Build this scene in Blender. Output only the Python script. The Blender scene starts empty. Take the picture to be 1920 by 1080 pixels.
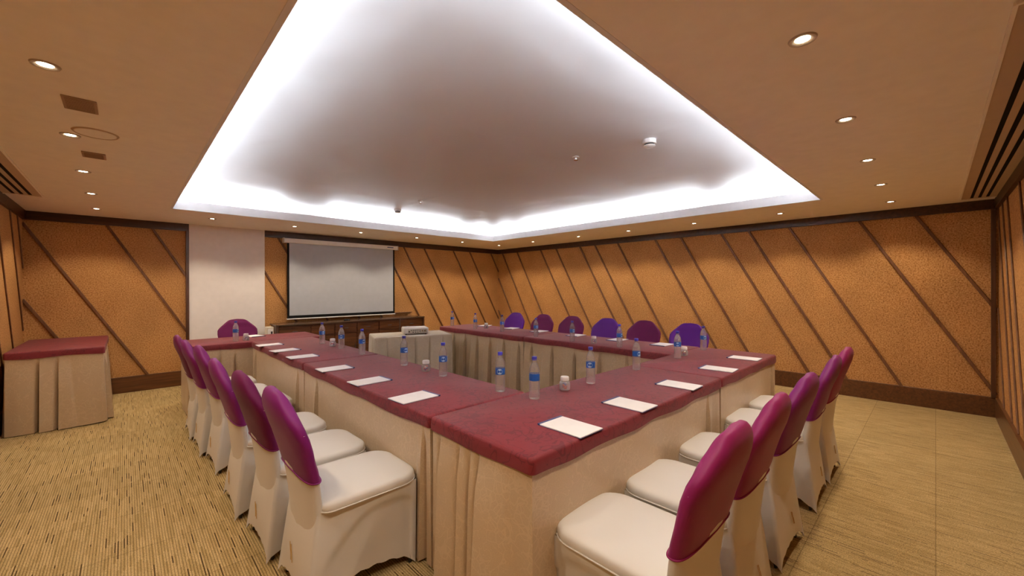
import bpy, bmesh, math, random
from mathutils import Vector, Matrix
from math import pi, sin, cos, radians as R
random.seed(7)
S = bpy.context.scene
COL = S.collection

# ------------------------------------------------------------------ camera, world, exposure
H = 2.363            # perimeter ceiling height
HU = 2.61            # upper tray ceiling
XA, XB = -0.874, 6.795   # left wall / right wall planes
YD, YA = -0.451, 7.607   # near wall / screen wall planes
TX0, TX1, TY0, TY1 = 0.409, 5.446, 0.857, 6.244   # tray opening
cam_d = bpy.data.cameras.new('camera')
cam = bpy.data.objects.new('camera', cam_d)
COL.objects.link(cam)
cam_d.sensor_width = 36.0
cam_d.lens = 759.3 / 1920 * 36.0
cam_d.clip_start = 0.02
yaw, pitch, roll = 0.8079, -0.0015, -0.0023
F = Vector((cos(pitch)*cos(yaw), cos(pitch)*sin(yaw), sin(pitch)))
Rt = Vector((sin(yaw), -cos(yaw), 0)); U = Rt.cross(F)
Rr = Rt*cos(roll) + U*sin(roll); Ur = -Rt*sin(roll) + U*cos(roll)
cam.matrix_world = Matrix(((Rr.x, Ur.x, -F.x, 0), (Rr.y, Ur.y, -F.y, 0), (Rr.z, Ur.z, -F.z, 1.42), (0, 0, 0, 1)))
S.camera = cam
w = bpy.data.worlds.new('world'); S.world = w; w.use_nodes = True
w.node_tree.nodes['Background'].inputs[0].default_value = (1, .9, .8, 1)
w.node_tree.nodes['Background'].inputs[1].default_value = 0.0
S.view_settings.view_transform = 'Standard'
S.view_settings.look = 'None'
S.view_settings.gamma = 1
S.view_settings.exposure = 0.38
S.view_settings.use_curve_mapping = False
S.cycles.diffuse_bounces = 5
S.cycles.transparent_max_bounces = 16
SPOT_W = 30.0        # watts of each downlight
SPOT_C = (1.0, 0.84, 0.62)
COVE_E = 66.0        # emission of the cove strips
COVE_C = (0.84, 0.92, 1.0)

# ------------------------------------------------------------------ materials
def newmat(name):
    m = bpy.data.materials.new(name); m.use_nodes = True
    nt = m.node_tree; b = nt.nodes['Principled BSDF']
    return m, nt, b
def rgb(c): return (c[0], c[1], c[2], 1)
def srgb(r, g, b):
    f = lambda v: (v/255/12.92) if v/255 <= .04045 else ((v/255+.055)/1.055)**2.4
    return (f(r), f(g), f(b))
def plain(name, col, rough=.5, spec=.5, metal=0, sheen=0, bump=0, bscale=200, emit=None, coat=0):
    m, nt, b = newmat(name)
    b.inputs['Base Color'].default_value = rgb(col)
    b.inputs['Roughness'].default_value = rough
    b.inputs['Specular IOR Level'].default_value = spec
    b.inputs['Metallic'].default_value = metal
    b.inputs['Sheen Weight'].default_value = sheen
    b.inputs['Coat Weight'].default_value = coat
    if emit:
        b.inputs['Emission Color'].default_value = rgb(emit[0]); b.inputs['Emission Strength'].default_value = emit[1]
    tc = nt.nodes.new('ShaderNodeTexCoord')
    n = nt.nodes.new('ShaderNodeTexNoise'); n.inputs['Scale'].default_value = bscale if bump else 12
    nt.links.new(tc.outputs['Object'], n.inputs['Vector'])
    if bump:
        bp = nt.nodes.new('ShaderNodeBump'); bp.inputs['Strength'].default_value = bump; bp.inputs['Distance'].default_value = .002
        nt.links.new(n.outputs['Fac'], bp.inputs['Height']); nt.links.new(bp.outputs[0], b.inputs['Normal'])
    elif not emit:
        mx = nt.nodes.new('ShaderNodeMix'); mx.data_type = 'RGBA'
        mx.inputs['A'].default_value = rgb([c*.94 for c in col]); mx.inputs['B'].default_value = rgb([min(1, c*1.05) for c in col])
        nt.links.new(n.outputs['Fac'], mx.inputs['Factor']); nt.links.new(mx.outputs['Result'], b.inputs['Base Color'])
    return m
def N(nt, typ, **kw):
    n = nt.nodes.new(typ)
    for k, v in kw.items():
        if k.startswith('i_'):
            key = k[2:]; n.inputs[int(key) if key.isdigit() else key.replace('_', ' ')].default_value = v
        else: setattr(n, k, v)
    return n
def math_n(nt, op, a, b=None, c=None):
    n = nt.nodes.new('ShaderNodeMath'); n.operation = op
    for i, v in enumerate((a, b, c)):
        if v is None: continue
        if isinstance(v, (int, float)): n.inputs[i].default_value = v
        else: nt.links.new(v, n.inputs[i])
    return n.outputs[0]
def mixc(nt, f, a, b):
    n = nt.nodes.new('ShaderNodeMix'); n.data_type = 'RGBA'
    for k, v in (('Factor', f), ('A', a), ('B', b)):
        if isinstance(v, tuple): n.inputs[k].default_value = rgb(v)
        elif isinstance(v, (int, float)): n.inputs[k].default_value = v
        else: nt.links.new(v, n.inputs[k])
    return n.outputs['Result']
def ramp(nt, f, stops):
    n = nt.nodes.new('ShaderNodeValToRGB'); cr = n.color_ramp
    while len(cr.elements) < len(stops): cr.elements.new(.5)
    for e, (p, c) in zip(cr.elements, stops):
        e.position = p; e.color = rgb(c) if isinstance(c, tuple) else (c, c, c, 1)
    nt.links.new(f, n.inputs[0]); return n.outputs[0]

def mat_cork():
    m, nt, b = newmat('cork_panel')
    tc = N(nt, 'ShaderNodeTexCoord')
    n1 = N(nt, 'ShaderNodeTexNoise', i_Scale=75.0, i_Detail=4.0, i_Roughness=.65); nt.links.new(tc.outputs['Object'], n1.inputs['Vector'])
    n2 = N(nt, 'ShaderNodeTexNoise', i_Scale=2.2, i_Detail=3.0); nt.links.new(tc.outputs['Object'], n2.inputs['Vector'])
    v = N(nt, 'ShaderNodeTexVoronoi', i_Scale=58.0); nt.links.new(tc.outputs['Object'], v.inputs['Vector'])
    c1 = ramp(nt, n1.outputs['Fac'], [(.30, (.17, .060, .014)), (.46, (.43, .200, .060)), (.72, (.66, .370, .145))])
    dots = ramp(nt, v.outputs['Distance'], [(.0, .55), (.22, 1.0)])
    mm = N(nt, 'ShaderNodeMix', data_type='RGBA', blend_type='MULTIPLY'); mm.inputs['Factor'].default_value = .6
    nt.links.new(c1, mm.inputs['A']); nt.links.new(dots, mm.inputs['B'])
    lo = ramp(nt, n2.outputs['Fac'], [(.3, .88), (.7, 1.08)])
    m2 = N(nt, 'ShaderNodeMix', data_type='RGBA', blend_type='MULTIPLY'); m2.inputs['Factor'].default_value = 1
    nt.links.new(mm.outputs['Result'], m2.inputs['A']); nt.links.new(lo, m2.inputs['B'])
    nt.links.new(m2.outputs['Result'], b.inputs['Base Color'])
    b.inputs['Roughness'].default_value = .75; b.inputs['Specular IOR Level'].default_value = .25
    bp = N(nt, 'ShaderNodeBump', i_Strength=.35, i_Distance=.002); nt.links.new(n1.outputs['Fac'], bp.inputs['Height']); nt.links.new(bp.outputs[0], b.inputs['Normal'])
    return m
def mat_wood(name, a, c, rough=.35, axis=2):
    m, nt, b = newmat(name)
    tc = N(nt, 'ShaderNodeTexCoord'); mp = N(nt, 'ShaderNodeMapping')
    sc = [22, 22, 22]; sc[axis] = 1.5
    mp.inputs['Scale'].default_value = sc
    nt.links.new(tc.outputs['Object'], mp.inputs['Vector'])
    n = N(nt, 'ShaderNodeTexNoise', i_Scale=1.5, i_Detail=6.0, i_Distortion=.6); nt.links.new(mp.outputs[0], n.inputs['Vector'])
    nt.links.new(ramp(nt, n.outputs['Fac'], [(.3, a), (.7, c)]), b.inputs['Base Color'])
    b.inputs['Roughness'].default_value = rough
    return m
def mat_carpet():
    m, nt, b = newmat('ribbed_carpet')
    tc = N(nt, 'ShaderNodeTexCoord'); sp = N(nt, 'ShaderNodeSeparateXYZ'); nt.links.new(tc.outputs['Object'], sp.inputs[0])
    x, y = sp.outputs[0], sp.outputs[1]
    P = .0122
    u = math_n(nt, 'DIVIDE', x, P)
    rib = math_n(nt, 'ABSOLUTE', math_n(nt, 'COSINE', math_n(nt, 'MULTIPLY', u, pi)))
    col = math_n(nt, 'FLOOR', u)
    wn = N(nt, 'ShaderNodeTexWhiteNoise', noise_dimensions='1D'); nt.links.new(col, wn.inputs['W'])
    seg = math_n(nt, 'FLOOR', math_n(nt, 'ADD', math_n(nt, 'DIVIDE', y, .12), math_n(nt, 'MULTIPLY', wn.outputs['Value'], 9)))
    cx = N(nt, 'ShaderNodeCombineXYZ'); nt.links.new(col, cx.inputs[0]); nt.links.new(seg, cx.inputs[1])
    w2 = N(nt, 'ShaderNodeTexWhiteNoise', noise_dimensions='2D'); nt.links.new(cx.outputs[0], w2.inputs['Vector'])
    # tile cells 0.5 m
    tx = math_n(nt, 'FLOOR', math_n(nt, 'DIVIDE', x, .5)); ty = math_n(nt, 'FLOOR', math_n(nt, 'DIVIDE', y, .5))
    ct = N(nt, 'ShaderNodeCombineXYZ'); nt.links.new(tx, ct.inputs[0]); nt.links.new(ty, ct.inputs[1])
    w3 = N(nt, 'ShaderNodeTexWhiteNoise', noise_dimensions='2D'); nt.links.new(ct.outputs[0], w3.inputs['Vector'])
    big = N(nt, 'ShaderNodeTexNoise', i_Scale=3.5, i_Detail=2.0); nt.links.new(tc.outputs['Object'], big.inputs['Vector'])
    thr = math_n(nt, 'SUBTRACT', 1.04, math_n(nt, 'MULTIPLY', big.outputs['Fac'], .24))
    dash = math_n(nt, 'MULTIPLY', math_n(nt, 'GREATER_THAN', w2.outputs['Value'], thr), math_n(nt, 'LESS_THAN', math_n(nt, 'ABSOLUTE', math_n(nt, 'SUBTRACT', math_n(nt, 'FRACT', u), .5)), .26))
    fine = N(nt, 'ShaderNodeTexNoise', i_Scale=160.0, i_Detail=2.0); nt.links.new(tc.outputs['Object'], fine.inputs['Vector'])
    ribm = ramp(nt, rib, [(.0, .36), (.65, 1.0)])
    base = ramp(nt, w2.outputs['Value'], [(.0, (.45, .31, .13)), (1.0, (.62, .44, .21))])
    base2 = mixc(nt, math_n(nt, 'MULTIPLY', w3.outputs['Value'], .22), base, (.30, .21, .09))
    base3 = mixc(nt, math_n(nt, 'MULTIPLY', dash, .80), base2, (.085, .045, .016))
    def mul(a, bb):
        q = N(nt, 'ShaderNodeMix', data_type='RGBA', blend_type='MULTIPLY'); q.inputs['Factor'].default_value = 1
        nt.links.new(a, q.inputs['A']); nt.links.new(bb, q.inputs['B']); return q.outputs['Result']
    c = mul(base3, ribm); c = mul(c, ramp(nt, fine.outputs['Fac'], [(.3, .62), (.65, 1.15)]))
    # tile joint
    fx = math_n(nt, 'ABSOLUTE', math_n(nt, 'SUBTRACT', math_n(nt, 'FRACT', math_n(nt, 'DIVIDE', y, .5)), .5))
    jt = math_n(nt, 'GREATER_THAN', fx, .4955)
    c = mixc(nt, math_n(nt, 'MULTIPLY', jt, .45), c, (.10, .06, .025))
    nt.links.new(c, b.inputs['Base Color'])
    b.inputs['Roughness'].default_value = .95; b.inputs['Specular IOR Level'].default_value = .05
    bp = N(nt, 'ShaderNodeBump', i_Strength=.5, i_Distance=.003)
    nt.links.new(math_n(nt, 'ADD', rib, math_n(nt, 'MULTIPLY', fine.outputs['Fac'], .6)), bp.inputs['Height']); nt.links.new(bp.outputs[0], b.inputs['Normal'])
    return m
def mat_damask(name, base, line, scale, width, rough, strength=1., sheen=.2, spec=.3, base2=None):
    """cloth with a wandering vine pattern"""
    m, nt, b = newmat(name)
    tc = N(nt, 'ShaderNodeTexCoord')
    n = N(nt, 'ShaderNodeTexNoise', i_Scale=scale, i_Detail=1.5, i_Distortion=1.2); nt.links.new(tc.outputs['Object'], n.inputs['Vector'])
    d = math_n(nt, 'ABSOLUTE', math_n(nt, 'SUBTRACT', n.outputs['Fac'], .5))
    l1 = math_n(nt, 'LESS_THAN', d, width)
    v = N(nt, 'ShaderNodeTexVoronoi', i_Scale=scale*2.2, feature='DISTANCE_TO_EDGE'); nt.links.new(tc.outputs['Object'], v.inputs['Vector'])
    l2 = math_n(nt, 'LESS_THAN', v.outputs['Distance'], .045)
    g = N(nt, 'ShaderNodeTexNoise', i_Scale=scale*.45); nt.links.new(tc.outputs['Object'], g.inputs['Vector'])
    l2 = math_n(nt, 'MULTIPLY', l2, math_n(nt, 'GREATER_THAN', g.outputs['Fac'], .52))
    f = math_n(nt, 'MULTIPLY', math_n(nt, 'MAXIMUM', l1, l2), strength)
    n3 = N(nt, 'ShaderNodeTexNoise', i_Scale=260.0); nt.links.new(tc.outputs['Object'], n3.inputs['Vector'])
    bb = mixc(nt, n3.outputs['Fac'], tuple(c*.85 for c in base), tuple(c*1.15 for c in base))
    c = mixc(nt, f, bb, line)
    nt.links.new(c, b.inputs['Base Color'])
    b.inputs['Roughness'].default_value = rough; b.inputs['Sheen Weight'].default_value = sheen
    b.inputs['Specular IOR Level'].default_value = spec
    bp = N(nt, 'ShaderNodeBump', i_Strength=.25, i_Distance=.002)
    n4 = N(nt, 'ShaderNodeTexNoise', i_Scale=14.0, i_Detail=2.0); nt.links.new(tc.outputs['Object'], n4.inputs['Vector'])
    nt.links.new(math_n(nt, 'ADD', math_n(nt, 'MULTIPLY', n3.outputs['Fac'], .4), math_n(nt, 'MULTIPLY', n4.outputs['Fac'], 3)), bp.inputs['Height'])
    nt.links.new(bp.outputs[0], b.inputs['Normal'])
    return m
def mat_tray():
    m, nt, b = newmat('white_tray_paint')
    b.inputs['Base Color'].default_value = (.72, .725, .75, 1); b.inputs['Roughness'].default_value = .5
    tc = N(nt, 'ShaderNodeTexCoord'); n = N(nt, 'ShaderNodeTexNoise', i_Scale=1.1, i_Detail=2.0, i_Distortion=.8)
    nt.links.new(tc.outputs['Object'], n.inputs['Vector'])
    sp = N(nt, 'ShaderNodeSeparateXYZ'); nt.links.new(tc.outputs['Object'], sp.inputs[0])
    hh = math_n(nt, 'MULTIPLY', n.outputs['Fac'], .05)
    for ax, c0 in ((1, 4.90), (1, 2.45), (0, 2.98)):      # plasterboard joints
        d = math_n(nt, 'ABSOLUTE', math_n(nt, 'SUBTRACT', math_n(nt, 'ADD', sp.outputs[ax], math_n(nt, 'MULTIPLY', n.outputs['Fac'], .06)), c0+.03))
        hh = math_n(nt, 'ADD', hh, math_n(nt, 'MULTIPLY', math_n(nt, 'MAXIMUM', 0, math_n(nt, 'SUBTRACT', 1, math_n(nt, 'DIVIDE', d, .07))), .0035))
    bp = N(nt, 'ShaderNodeBump', i_Strength=.5, i_Distance=1.0); nt.links.new(hh, bp.inputs['Height']); nt.links.new(bp.outputs[0], b.inputs['Normal'])
    return m
def mat_clear(name, tint, k=.22):
    m = bpy.data.materials.new(name); m.use_nodes = True; nt = m.node_tree; nt.nodes.clear()
    o = N(nt, 'ShaderNodeOutputMaterial'); t = N(nt, 'ShaderNodeBsdfTransparent'); t.inputs[0].default_value = rgb(tint)
    g = N(nt, 'ShaderNodeBsdfGlossy'); g.inputs['Roughness'].default_value = .08
    d = N(nt, 'ShaderNodeBsdfDiffuse'); d.inputs[0].default_value = (.8, .82, .86, 1)
    lw = N(nt, 'ShaderNodeLayerWeight'); lw.inputs['Blend'].default_value = .35
    gl = N(nt, 'ShaderNodeBsdfGlass'); gl.inputs['IOR'].default_value = 1.33; gl.inputs['Roughness'].default_value = .0
    m0 = N(nt, 'ShaderNodeMixShader'); m0.inputs[0].default_value = .45; nt.links.new(t.outputs[0], m0.inputs[1]); nt.links.new(gl.outputs[0], m0.inputs[2])
    m1 = N(nt, 'ShaderNodeMixShader'); m2 = N(nt, 'ShaderNodeMixShader')
    nt.links.new(math_n(nt, 'ADD', math_n(nt, 'MULTIPLY', lw.outputs['Facing'], .30), k*.25), m1.inputs[0]); nt.links.new(m0.outputs[0], m1.inputs[1]); nt.links.new(g.outputs[0], m1.inputs[2])
    m2.inputs[0].default_value = k*.8
    nt.links.new(m1.outputs[0], m2.inputs[1]); nt.links.new(d.outputs[0], m2.inputs[2]); nt.links.new(m2.outputs[0], o.inputs[0])
    return m

M = {}
M['cork'] = mat_cork()
M['dark'] = mat_wood('dark_wood', (.028, .010, .004), (.075, .026, .009), .4, 0)
M['dark_v'] = mat_wood('dark_wood_upright', (.045, .016, .006), (.11, .040, .013), .4, 2)
M['batten'] = mat_wood('brown_batten', (.10, .036, .011), (.19, .075, .024), .5, 2)
M['base'] = mat_wood('baseboard_wood', (.065, .022, .007), (.15, .055, .017), .32, 0)
M['cred'] = mat_wood('credenza_wood', (.045, .014, .005), (.12, .036, .011), .25, 0)
M['cred_top'] = mat_wood('credenza_top_wood', (.06, .035, .02), (.13, .075, .045), .2, 0)
M['carpet'] = mat_carpet()
M['ceiling'] = plain('warm_white_ceiling_paint', (.92, .855, .77), .7, .3)
M['tray'] = mat_tray()
M['lip'] = plain('white_lip_paint', (.80, .79, .80), .5, .3)
M['column'] = plain('white_column_paint', (.84, .80, .78), .5, .4)
M['maroon'] = mat_damask('maroon_vine_cloth', (.175, .016, .021), (.065, .005, .008), 9, .018, .60, .5, sheen=.06, spec=.30)
M['beige'] = mat_damask('champagne_branch_satin', (.52, .385, .245), (.68, .525, .345), 11, .014, .36, .30, sheen=.05, spec=.55)
M['plainbeige'] = mat_damask('champagne_cloth', (.50, .42, .32), (.55, .47, .36), 8, .02, .6, .5)
M['cover'] = plain('ivory_stretch_cover', (.67, .64, .605), .42, .4, sheen=.05, bump=.05, bscale=350)
M['magenta'] = plain('magenta_purple_stretch', (.180, .008, .135), .50, .28, sheen=.03, bump=.06, bscale=60)
M['plum'] = plain('deep_plum_stretch', (.125, .005, .060), .55, .18, sheen=.03, bump=.06, bscale=60)
M['violet'] = plain('violet_stretch', (.10, .009, .20), .55, .18, sheen=.03, bump=.06, bscale=60)
M['pink'] = plain('orchid_purple_stretch', (.24, .010, .105), .50, .28, sheen=.03, bump=.06, bscale=60)
M['black'] = plain('black_metal', (.015, .012, .012), .4)
M['screen'] = plain('matte_white_screen', (.46, .475, .51), .8, .1)
M['blackcloth'] = plain('black_screen_border', (.008, .008, .009), .8, .1)
M['white'] = plain('white_plastic', (.82, .81, .79), .35)
M['offwhite'] = plain('cream_plastic', (.62, .58, .48), .5)
M['port'] = plain('black_port', (.01, .01, .012), .4)
M['chrome'] = plain('brushed_metal', (.6, .58, .55), .25, metal=1)
M['paper'] = plain('white_paper', (.86, .83, .84), .7, .2)
M['bluebind'] = plain('blue_binding', (.012, .03, .14), .4)
M['bluecap'] = plain('blue_bottle_cap', (.045, .04, .42), .35)
M['label'] = plain('blue_bottle_label', (.012, .10, .42), .35)
M['lblue'] = plain('pale_blue_label', (.50, .68, .85), .4)
M['clear'] = mat_clear('clear_water_bottle', (.985, .985, .99))
M['glass'] = mat_clear('clear_jar', (.97, .97, .98), .35)
M['red'] = plain('red_wrapper', (.45, .03, .05), .3)
M['bluew'] = plain('blue_wrapper', (.04, .05, .35), .3)
M['tan'] = plain('tan_grille', (.36, .235, .15), .7)
M['frame'] = plain('beige_diffuser_frame', (.55, .41, .29), .6)
M['slot'] = plain('black_slot', (.01, .008, .006), .8, .1)
M['lamp'] = plain('lamp_disc', (1, 1, 1), .5, emit=((1, .86, .62), 30))
M['strip'] = plain('cove_tube', (1, 1, 1), .5, emit=(COVE_C, COVE_E))
M['gold'] = plain('gold_thread', (.50, .30, .09), .4)
M['ring'] = plain('downlight_ring', (.50, .42, .34), .4)

# ------------------------------------------------------------------ mesh helpers
def box(bm, x0, y0, z0, x1, y1, z1, bev=0, seg=2):
    r = bmesh.ops.create_cube(bm, size=1)
    vs = r['verts']
    for v in vs:
        v.co = Vector(((x0+x1)/2 + v.co.x*(x1-x0), (y0+y1)/2 + v.co.y*(y1-y0), (z0+z1)/2 + v.co.z*(z1-z0)))
    if bev:
        es = list({e for v in vs for e in v.link_edges})
        bmesh.ops.bevel(bm, geom=es, offset=bev, segments=seg, affect='EDGES', profile=.5)
def loft(bm, rings, cap0=True, cap1=True, close=True):
    vr = [[bm.verts.new(p) for p in r] for r in rings]
    n = len(vr[0])
    for a, b in zip(vr[:-1], vr[1:]):
        for i in range(n if close else n-1):
            j = (i+1) % n
            bm.faces.new((a[i], a[j], b[j], b[i]))
    if cap0: bm.faces.new(list(reversed(vr[0])))
    if cap1: bm.faces.new(vr[-1])
def lathe(bm, prof, n=24, c=(0, 0, 0), cap0=True, cap1=True):
    loft(bm, [[Vector((c[0]+r*cos(2*pi*i/n), c[1]+r*sin(2*pi*i/n), c[2]+z)) for i in range(n)] for r, z in prof], cap0, cap1)
def tube(bm, pts, r, n=8, close=False):
    pts = [Vector(p) for p in pts]; rings = []
    L = len(pts)
    for i, p in enumerate(pts):
        a = pts[(i-1) % L] if (close or i > 0) else p; b = pts[(i+1) % L] if (close or i < L-1) else p
        d = (b-a).normalized(); up = Vector((0, 0, 1)) if abs(d.z) < .9 else Vector((1, 0, 0))
        s = d.cross(up).normalized(); t = s.cross(d)
        rings.append([p + r*(cos(2*pi*k/n)*s + sin(2*pi*k/n)*t) for k in range(n)])
    if close: rings.append(rings[0])
    loft(bm, rings, not close, not close)
def prism(bm, pts, vec):
    a = [bm.verts.new(p) for p in pts]; b = [bm.verts.new(Vector(p)+Vector(vec)) for p in pts]
    n = len(a)
    for i in range(n): bm.faces.new((a[i], a[(i+1) % n], b[(i+1) % n], b[i]))
    bm.faces.new(list(reversed(a))); bm.faces.new(b)
def obj(name, fn, mat, parent=None, smooth=False, loc=None, rz=0, autos=None):
    bm = bmesh.new(); fn(bm)
    bmesh.ops.remove_doubles(bm, verts=bm.verts, dist=1e-6)
    bmesh.ops.recalc_face_normals(bm, faces=bm.faces)
    me = bpy.data.meshes.new(name); bm.to_mesh(me); bm.free()
    for m in (mat if isinstance(mat, list) else [mat]): me.materials.append(M[m])
    if smooth:
        me.shade_smooth()
        if autos: me.set_sharp_from_angle(angle=R(autos))
    o = bpy.data.objects.new(name, me); COL.objects.link(o)
    if loc: o.location = loc
    o.rotation_euler.z = rz
    if parent: o.parent = parent
    return o
def struct(name, fn, mat, parent=None, **k):
    o = obj(name, fn, mat, parent, **k)
    if not parent: o['kind'] = 'structure'
    return o
def tag(o, label, cat, group=None, kind=None):
    o['label'] = label; o['category'] = cat
    if group: o['group'] = group
    if kind: o['kind'] = kind
    return o
def thing(name, label, cat, loc=(0, 0, 0), rz=0, group=None):
    o = bpy.data.objects.new(name, None); COL.objects.link(o)
    o.empty_display_size = .1
    o.location = loc; o.rotation_euler = (0, 0, rz)
    return tag(o, label, cat, group)
def dup(root, loc, rz, label, mats=None):
    def cp(o, p):
        c = o.copy(); COL.objects.link(c)
        if p: c.parent = p
        for ch in kids[o.name]: cp(ch, c)
        return c
    kids = {}
    def walk(o):
        kids[o.name] = list(o.children)
        for c in o.children: walk(c)
    walk(root)
    r = cp(root, None); r.location = loc; r.rotation_euler = (0, 0, rz); r['label'] = label
    return r
def sstep(a, b, x):
    t = max(0, min(1, (x-a)/(b-a))); return t*t*(3-2*t)
def interp(tab, z):
    if z <= tab[0][0]: return tab[0][1]
    for (a, va), (b, vb) in zip(tab[:-1], tab[1:]):
        if z <= b:
            t = (z-a)/(b-a); return va + (vb-va)*t
    return tab[-1][1]
def smooth_interp(tab, z, e=.025):
    return sum(interp(tab, z+d*e) for d in (-1.5, -.75, 0, .75, 1.5))/5

# ------------------------------------------------------------------ room shell
struct('floor', lambda bm: box(bm, XA-.1, YD-.1, -.05, XB+.1, YA+.1, 0), 'carpet')
T = .12
wall_back = struct('wall_back', lambda bm: box(bm, XA-T, YA+.02, 0, XB+T, YA+T, H+.02), 'cork')
wall_right = struct('wall_right', lambda bm: box(bm, XB+.02, YD-T, 0, XB+T, YA+.02, H+.02), 'cork')
wall_left = struct('wall_left', lambda bm: box(bm, XA-T, YD-T, 0, XA-.02, YA+.02, H+.02), 'cork')
wall_front = struct('wall_front', lambda bm: box(bm, XA-.02, YD-T, 0, XB+.02, YD-.02, H+.02), 'cork')
def ceil(bm):
    x0, x1, y0, y1 = XA-T, XB+T, YD-T, YA+T
    box(bm, x0, y0, H, TX0, y1, H+.03); box(bm, TX1, y0, H, x1, y1, H+.03)
    box(bm, TX0, y0, H, TX1, TY0, H+.03); box(bm, TX0, TY1, H, TX1, y1, H+.03)
ceiling = struct('ceiling', ceil, 'ceiling')
G = .24
def lip(bm):
    t = .02; e = .003; z1 = H+.107; z0 = H-.0015
    box(bm, TX0-t, TY0-t, z0, TX0+e, TY1+t, z1); box(bm, TX1-e, TY0-t, z0, TX1+t, TY1+t, z1)
    box(bm, TX0+e, TY0-t, z0, TX1-e, TY0+e, z1); box(bm, TX0+e, TY1-e, z0, TX1-e, TY1+t, z1)
struct('tray_lip', lip, 'lip', ceiling)
def upwall(bm):
    t = .03; x0, x1, y0, y1 = TX0-G, TX1+G, TY0-G, TY1+G
    box(bm, x0-t, y0-t, H+.03, x0, y1+t, HU+.03); box(bm, x1, y0-t, H+.03, x1+t, y1+t, HU+.03)
    box(bm, x0, y0-t, H+.03, x1, y0, HU+.03); box(bm, x0, y1, H+.03, x1, y1+t, HU+.03)
struct('tray_upstand', upwall, 'lip', ceiling)
struct('tray_ceiling', lambda bm: box(bm, TX0-G-.03, TY0-G-.03, HU, TX1+G+.03, TY1+G+.03, HU+.04), 'tray', ceiling)

# cove light tubes
cove = None
tubes = []
def tuberow(a, b, fixed, axis, gaps):
    segs = []; p = a
    for g0, g1 in gaps: segs.append((p, g0)); p = g1
    segs.append((p, b))
    for s0, s1 in segs:
        n = max(1, round((s1-s0)/1.25)); L = (s1-s0)/n
        for i in range(n): tubes.append((s0+i*L+.02, s0+(i+1)*L-.02, fixed, axis))
tuberow(TX0, TX1, TY1+.165, 'x', [(1.65, 2.25), (4.75, 5.15)])
tuberow(TX0, TX1, TY0-.165, 'x', [])
tuberow(TY0, TY1, TX1+.165, 'y', [(1.85, 2.2), (5.6, 5.85)])
tuberow(TY0, TY1, TX0-.165, 'y', [])
side_n = {}
for a, b, f, ax in tubes:
    L = b-a
    def fn(bm, L=L, ax=ax):
        if ax == 'x': tube(bm, [(-L/2, 0, 0), (L/2, 0, 0)], .016, 10)
        else: tube(bm, [(0, -L/2, 0), (0, L/2, 0)], .016, 10)
    loc = ((a+b)/2, f, H+.085) if ax == 'x' else (f, (a+b)/2, H+.085)
    sd = {('x', TY1+.165): 'screen-wall', ('x', TY0-.165): 'near', ('y', TX1+.165): 'right', ('y', TX0-.165): 'left'}[(ax, f)]
    k = side_n[sd] = side_n.get(sd, 0)+1
    o = obj('cove_tube_light', fn, 'strip', loc=loc, smooth=True)
    tag(o, 'white tube light hidden in the %s side of the ceiling cove' % sd, 'light', 'cove tubes on the %s side' % sd)

# crown and baseboards
def beam_y(bm, x0, x1, z0, z1): box(bm, x0, YD-.02, z0, x1, YA+.02, z1)
def beam_x(bm, y0, y1, z0, z1, a=XA-.02, b=XB+.02): box(bm, a, y0, z0, b, y1, z1)
struct('trim_1', lambda bm: beam_x(bm, YA-.012, YA+.03, H-.105, H, XA-.02, .684), 'dark')
struct('trim_2', lambda bm: beam_x(bm, YA-.012, YA+.03, H-.105, H, 1.659, XB-.012), 'dark')
struct('trim_3', lambda bm: beam_y(bm, XB-.012, XB+.03, H-.105, H), 'dark')
struct('trim_4', lambda bm: beam_y(bm, XA-.03, XA+.012, H-.105, H), 'dark')
struct('trim_5', lambda bm: beam_x(bm, YD-.03, YD+.012, H-.105, H), 'dark')
struct('baseboard_back', lambda bm: (box(bm, XA, YA-.006, 0, .684, YA+.03, .215, .003), box(bm, 1.659, YA-.006, 0, XB, YA+.03, .215, .003)), 'base')
struct('baseboard_right', lambda bm: box(bm, XB-.006, YD, 0, XB+.03, YA, .215, .003), 'base')
struct('baseboard_left', lambda bm: box(bm, XA-.03, YD, 0, XA+.006, YA, .215, .003), 'base')
struct('baseboard_front', lambda bm: box(bm, XA, YD-.03, 0, XB, YD+.006, .215, .003), 'base')
struct('wall_column', lambda bm: box(bm, .684, YA-.004, 0, 1.659, YA+.05, H), 'column')
struct('trim_6', lambda bm: box(bm, .648, YA-.02, .2, .684, YA+.03, H-.1), 'dark_v')
struct('trim_7', lambda bm: box(bm, XB-.006, YD, .2, XB+.03, YD+.035, H-.1), 'dark_v')
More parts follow.
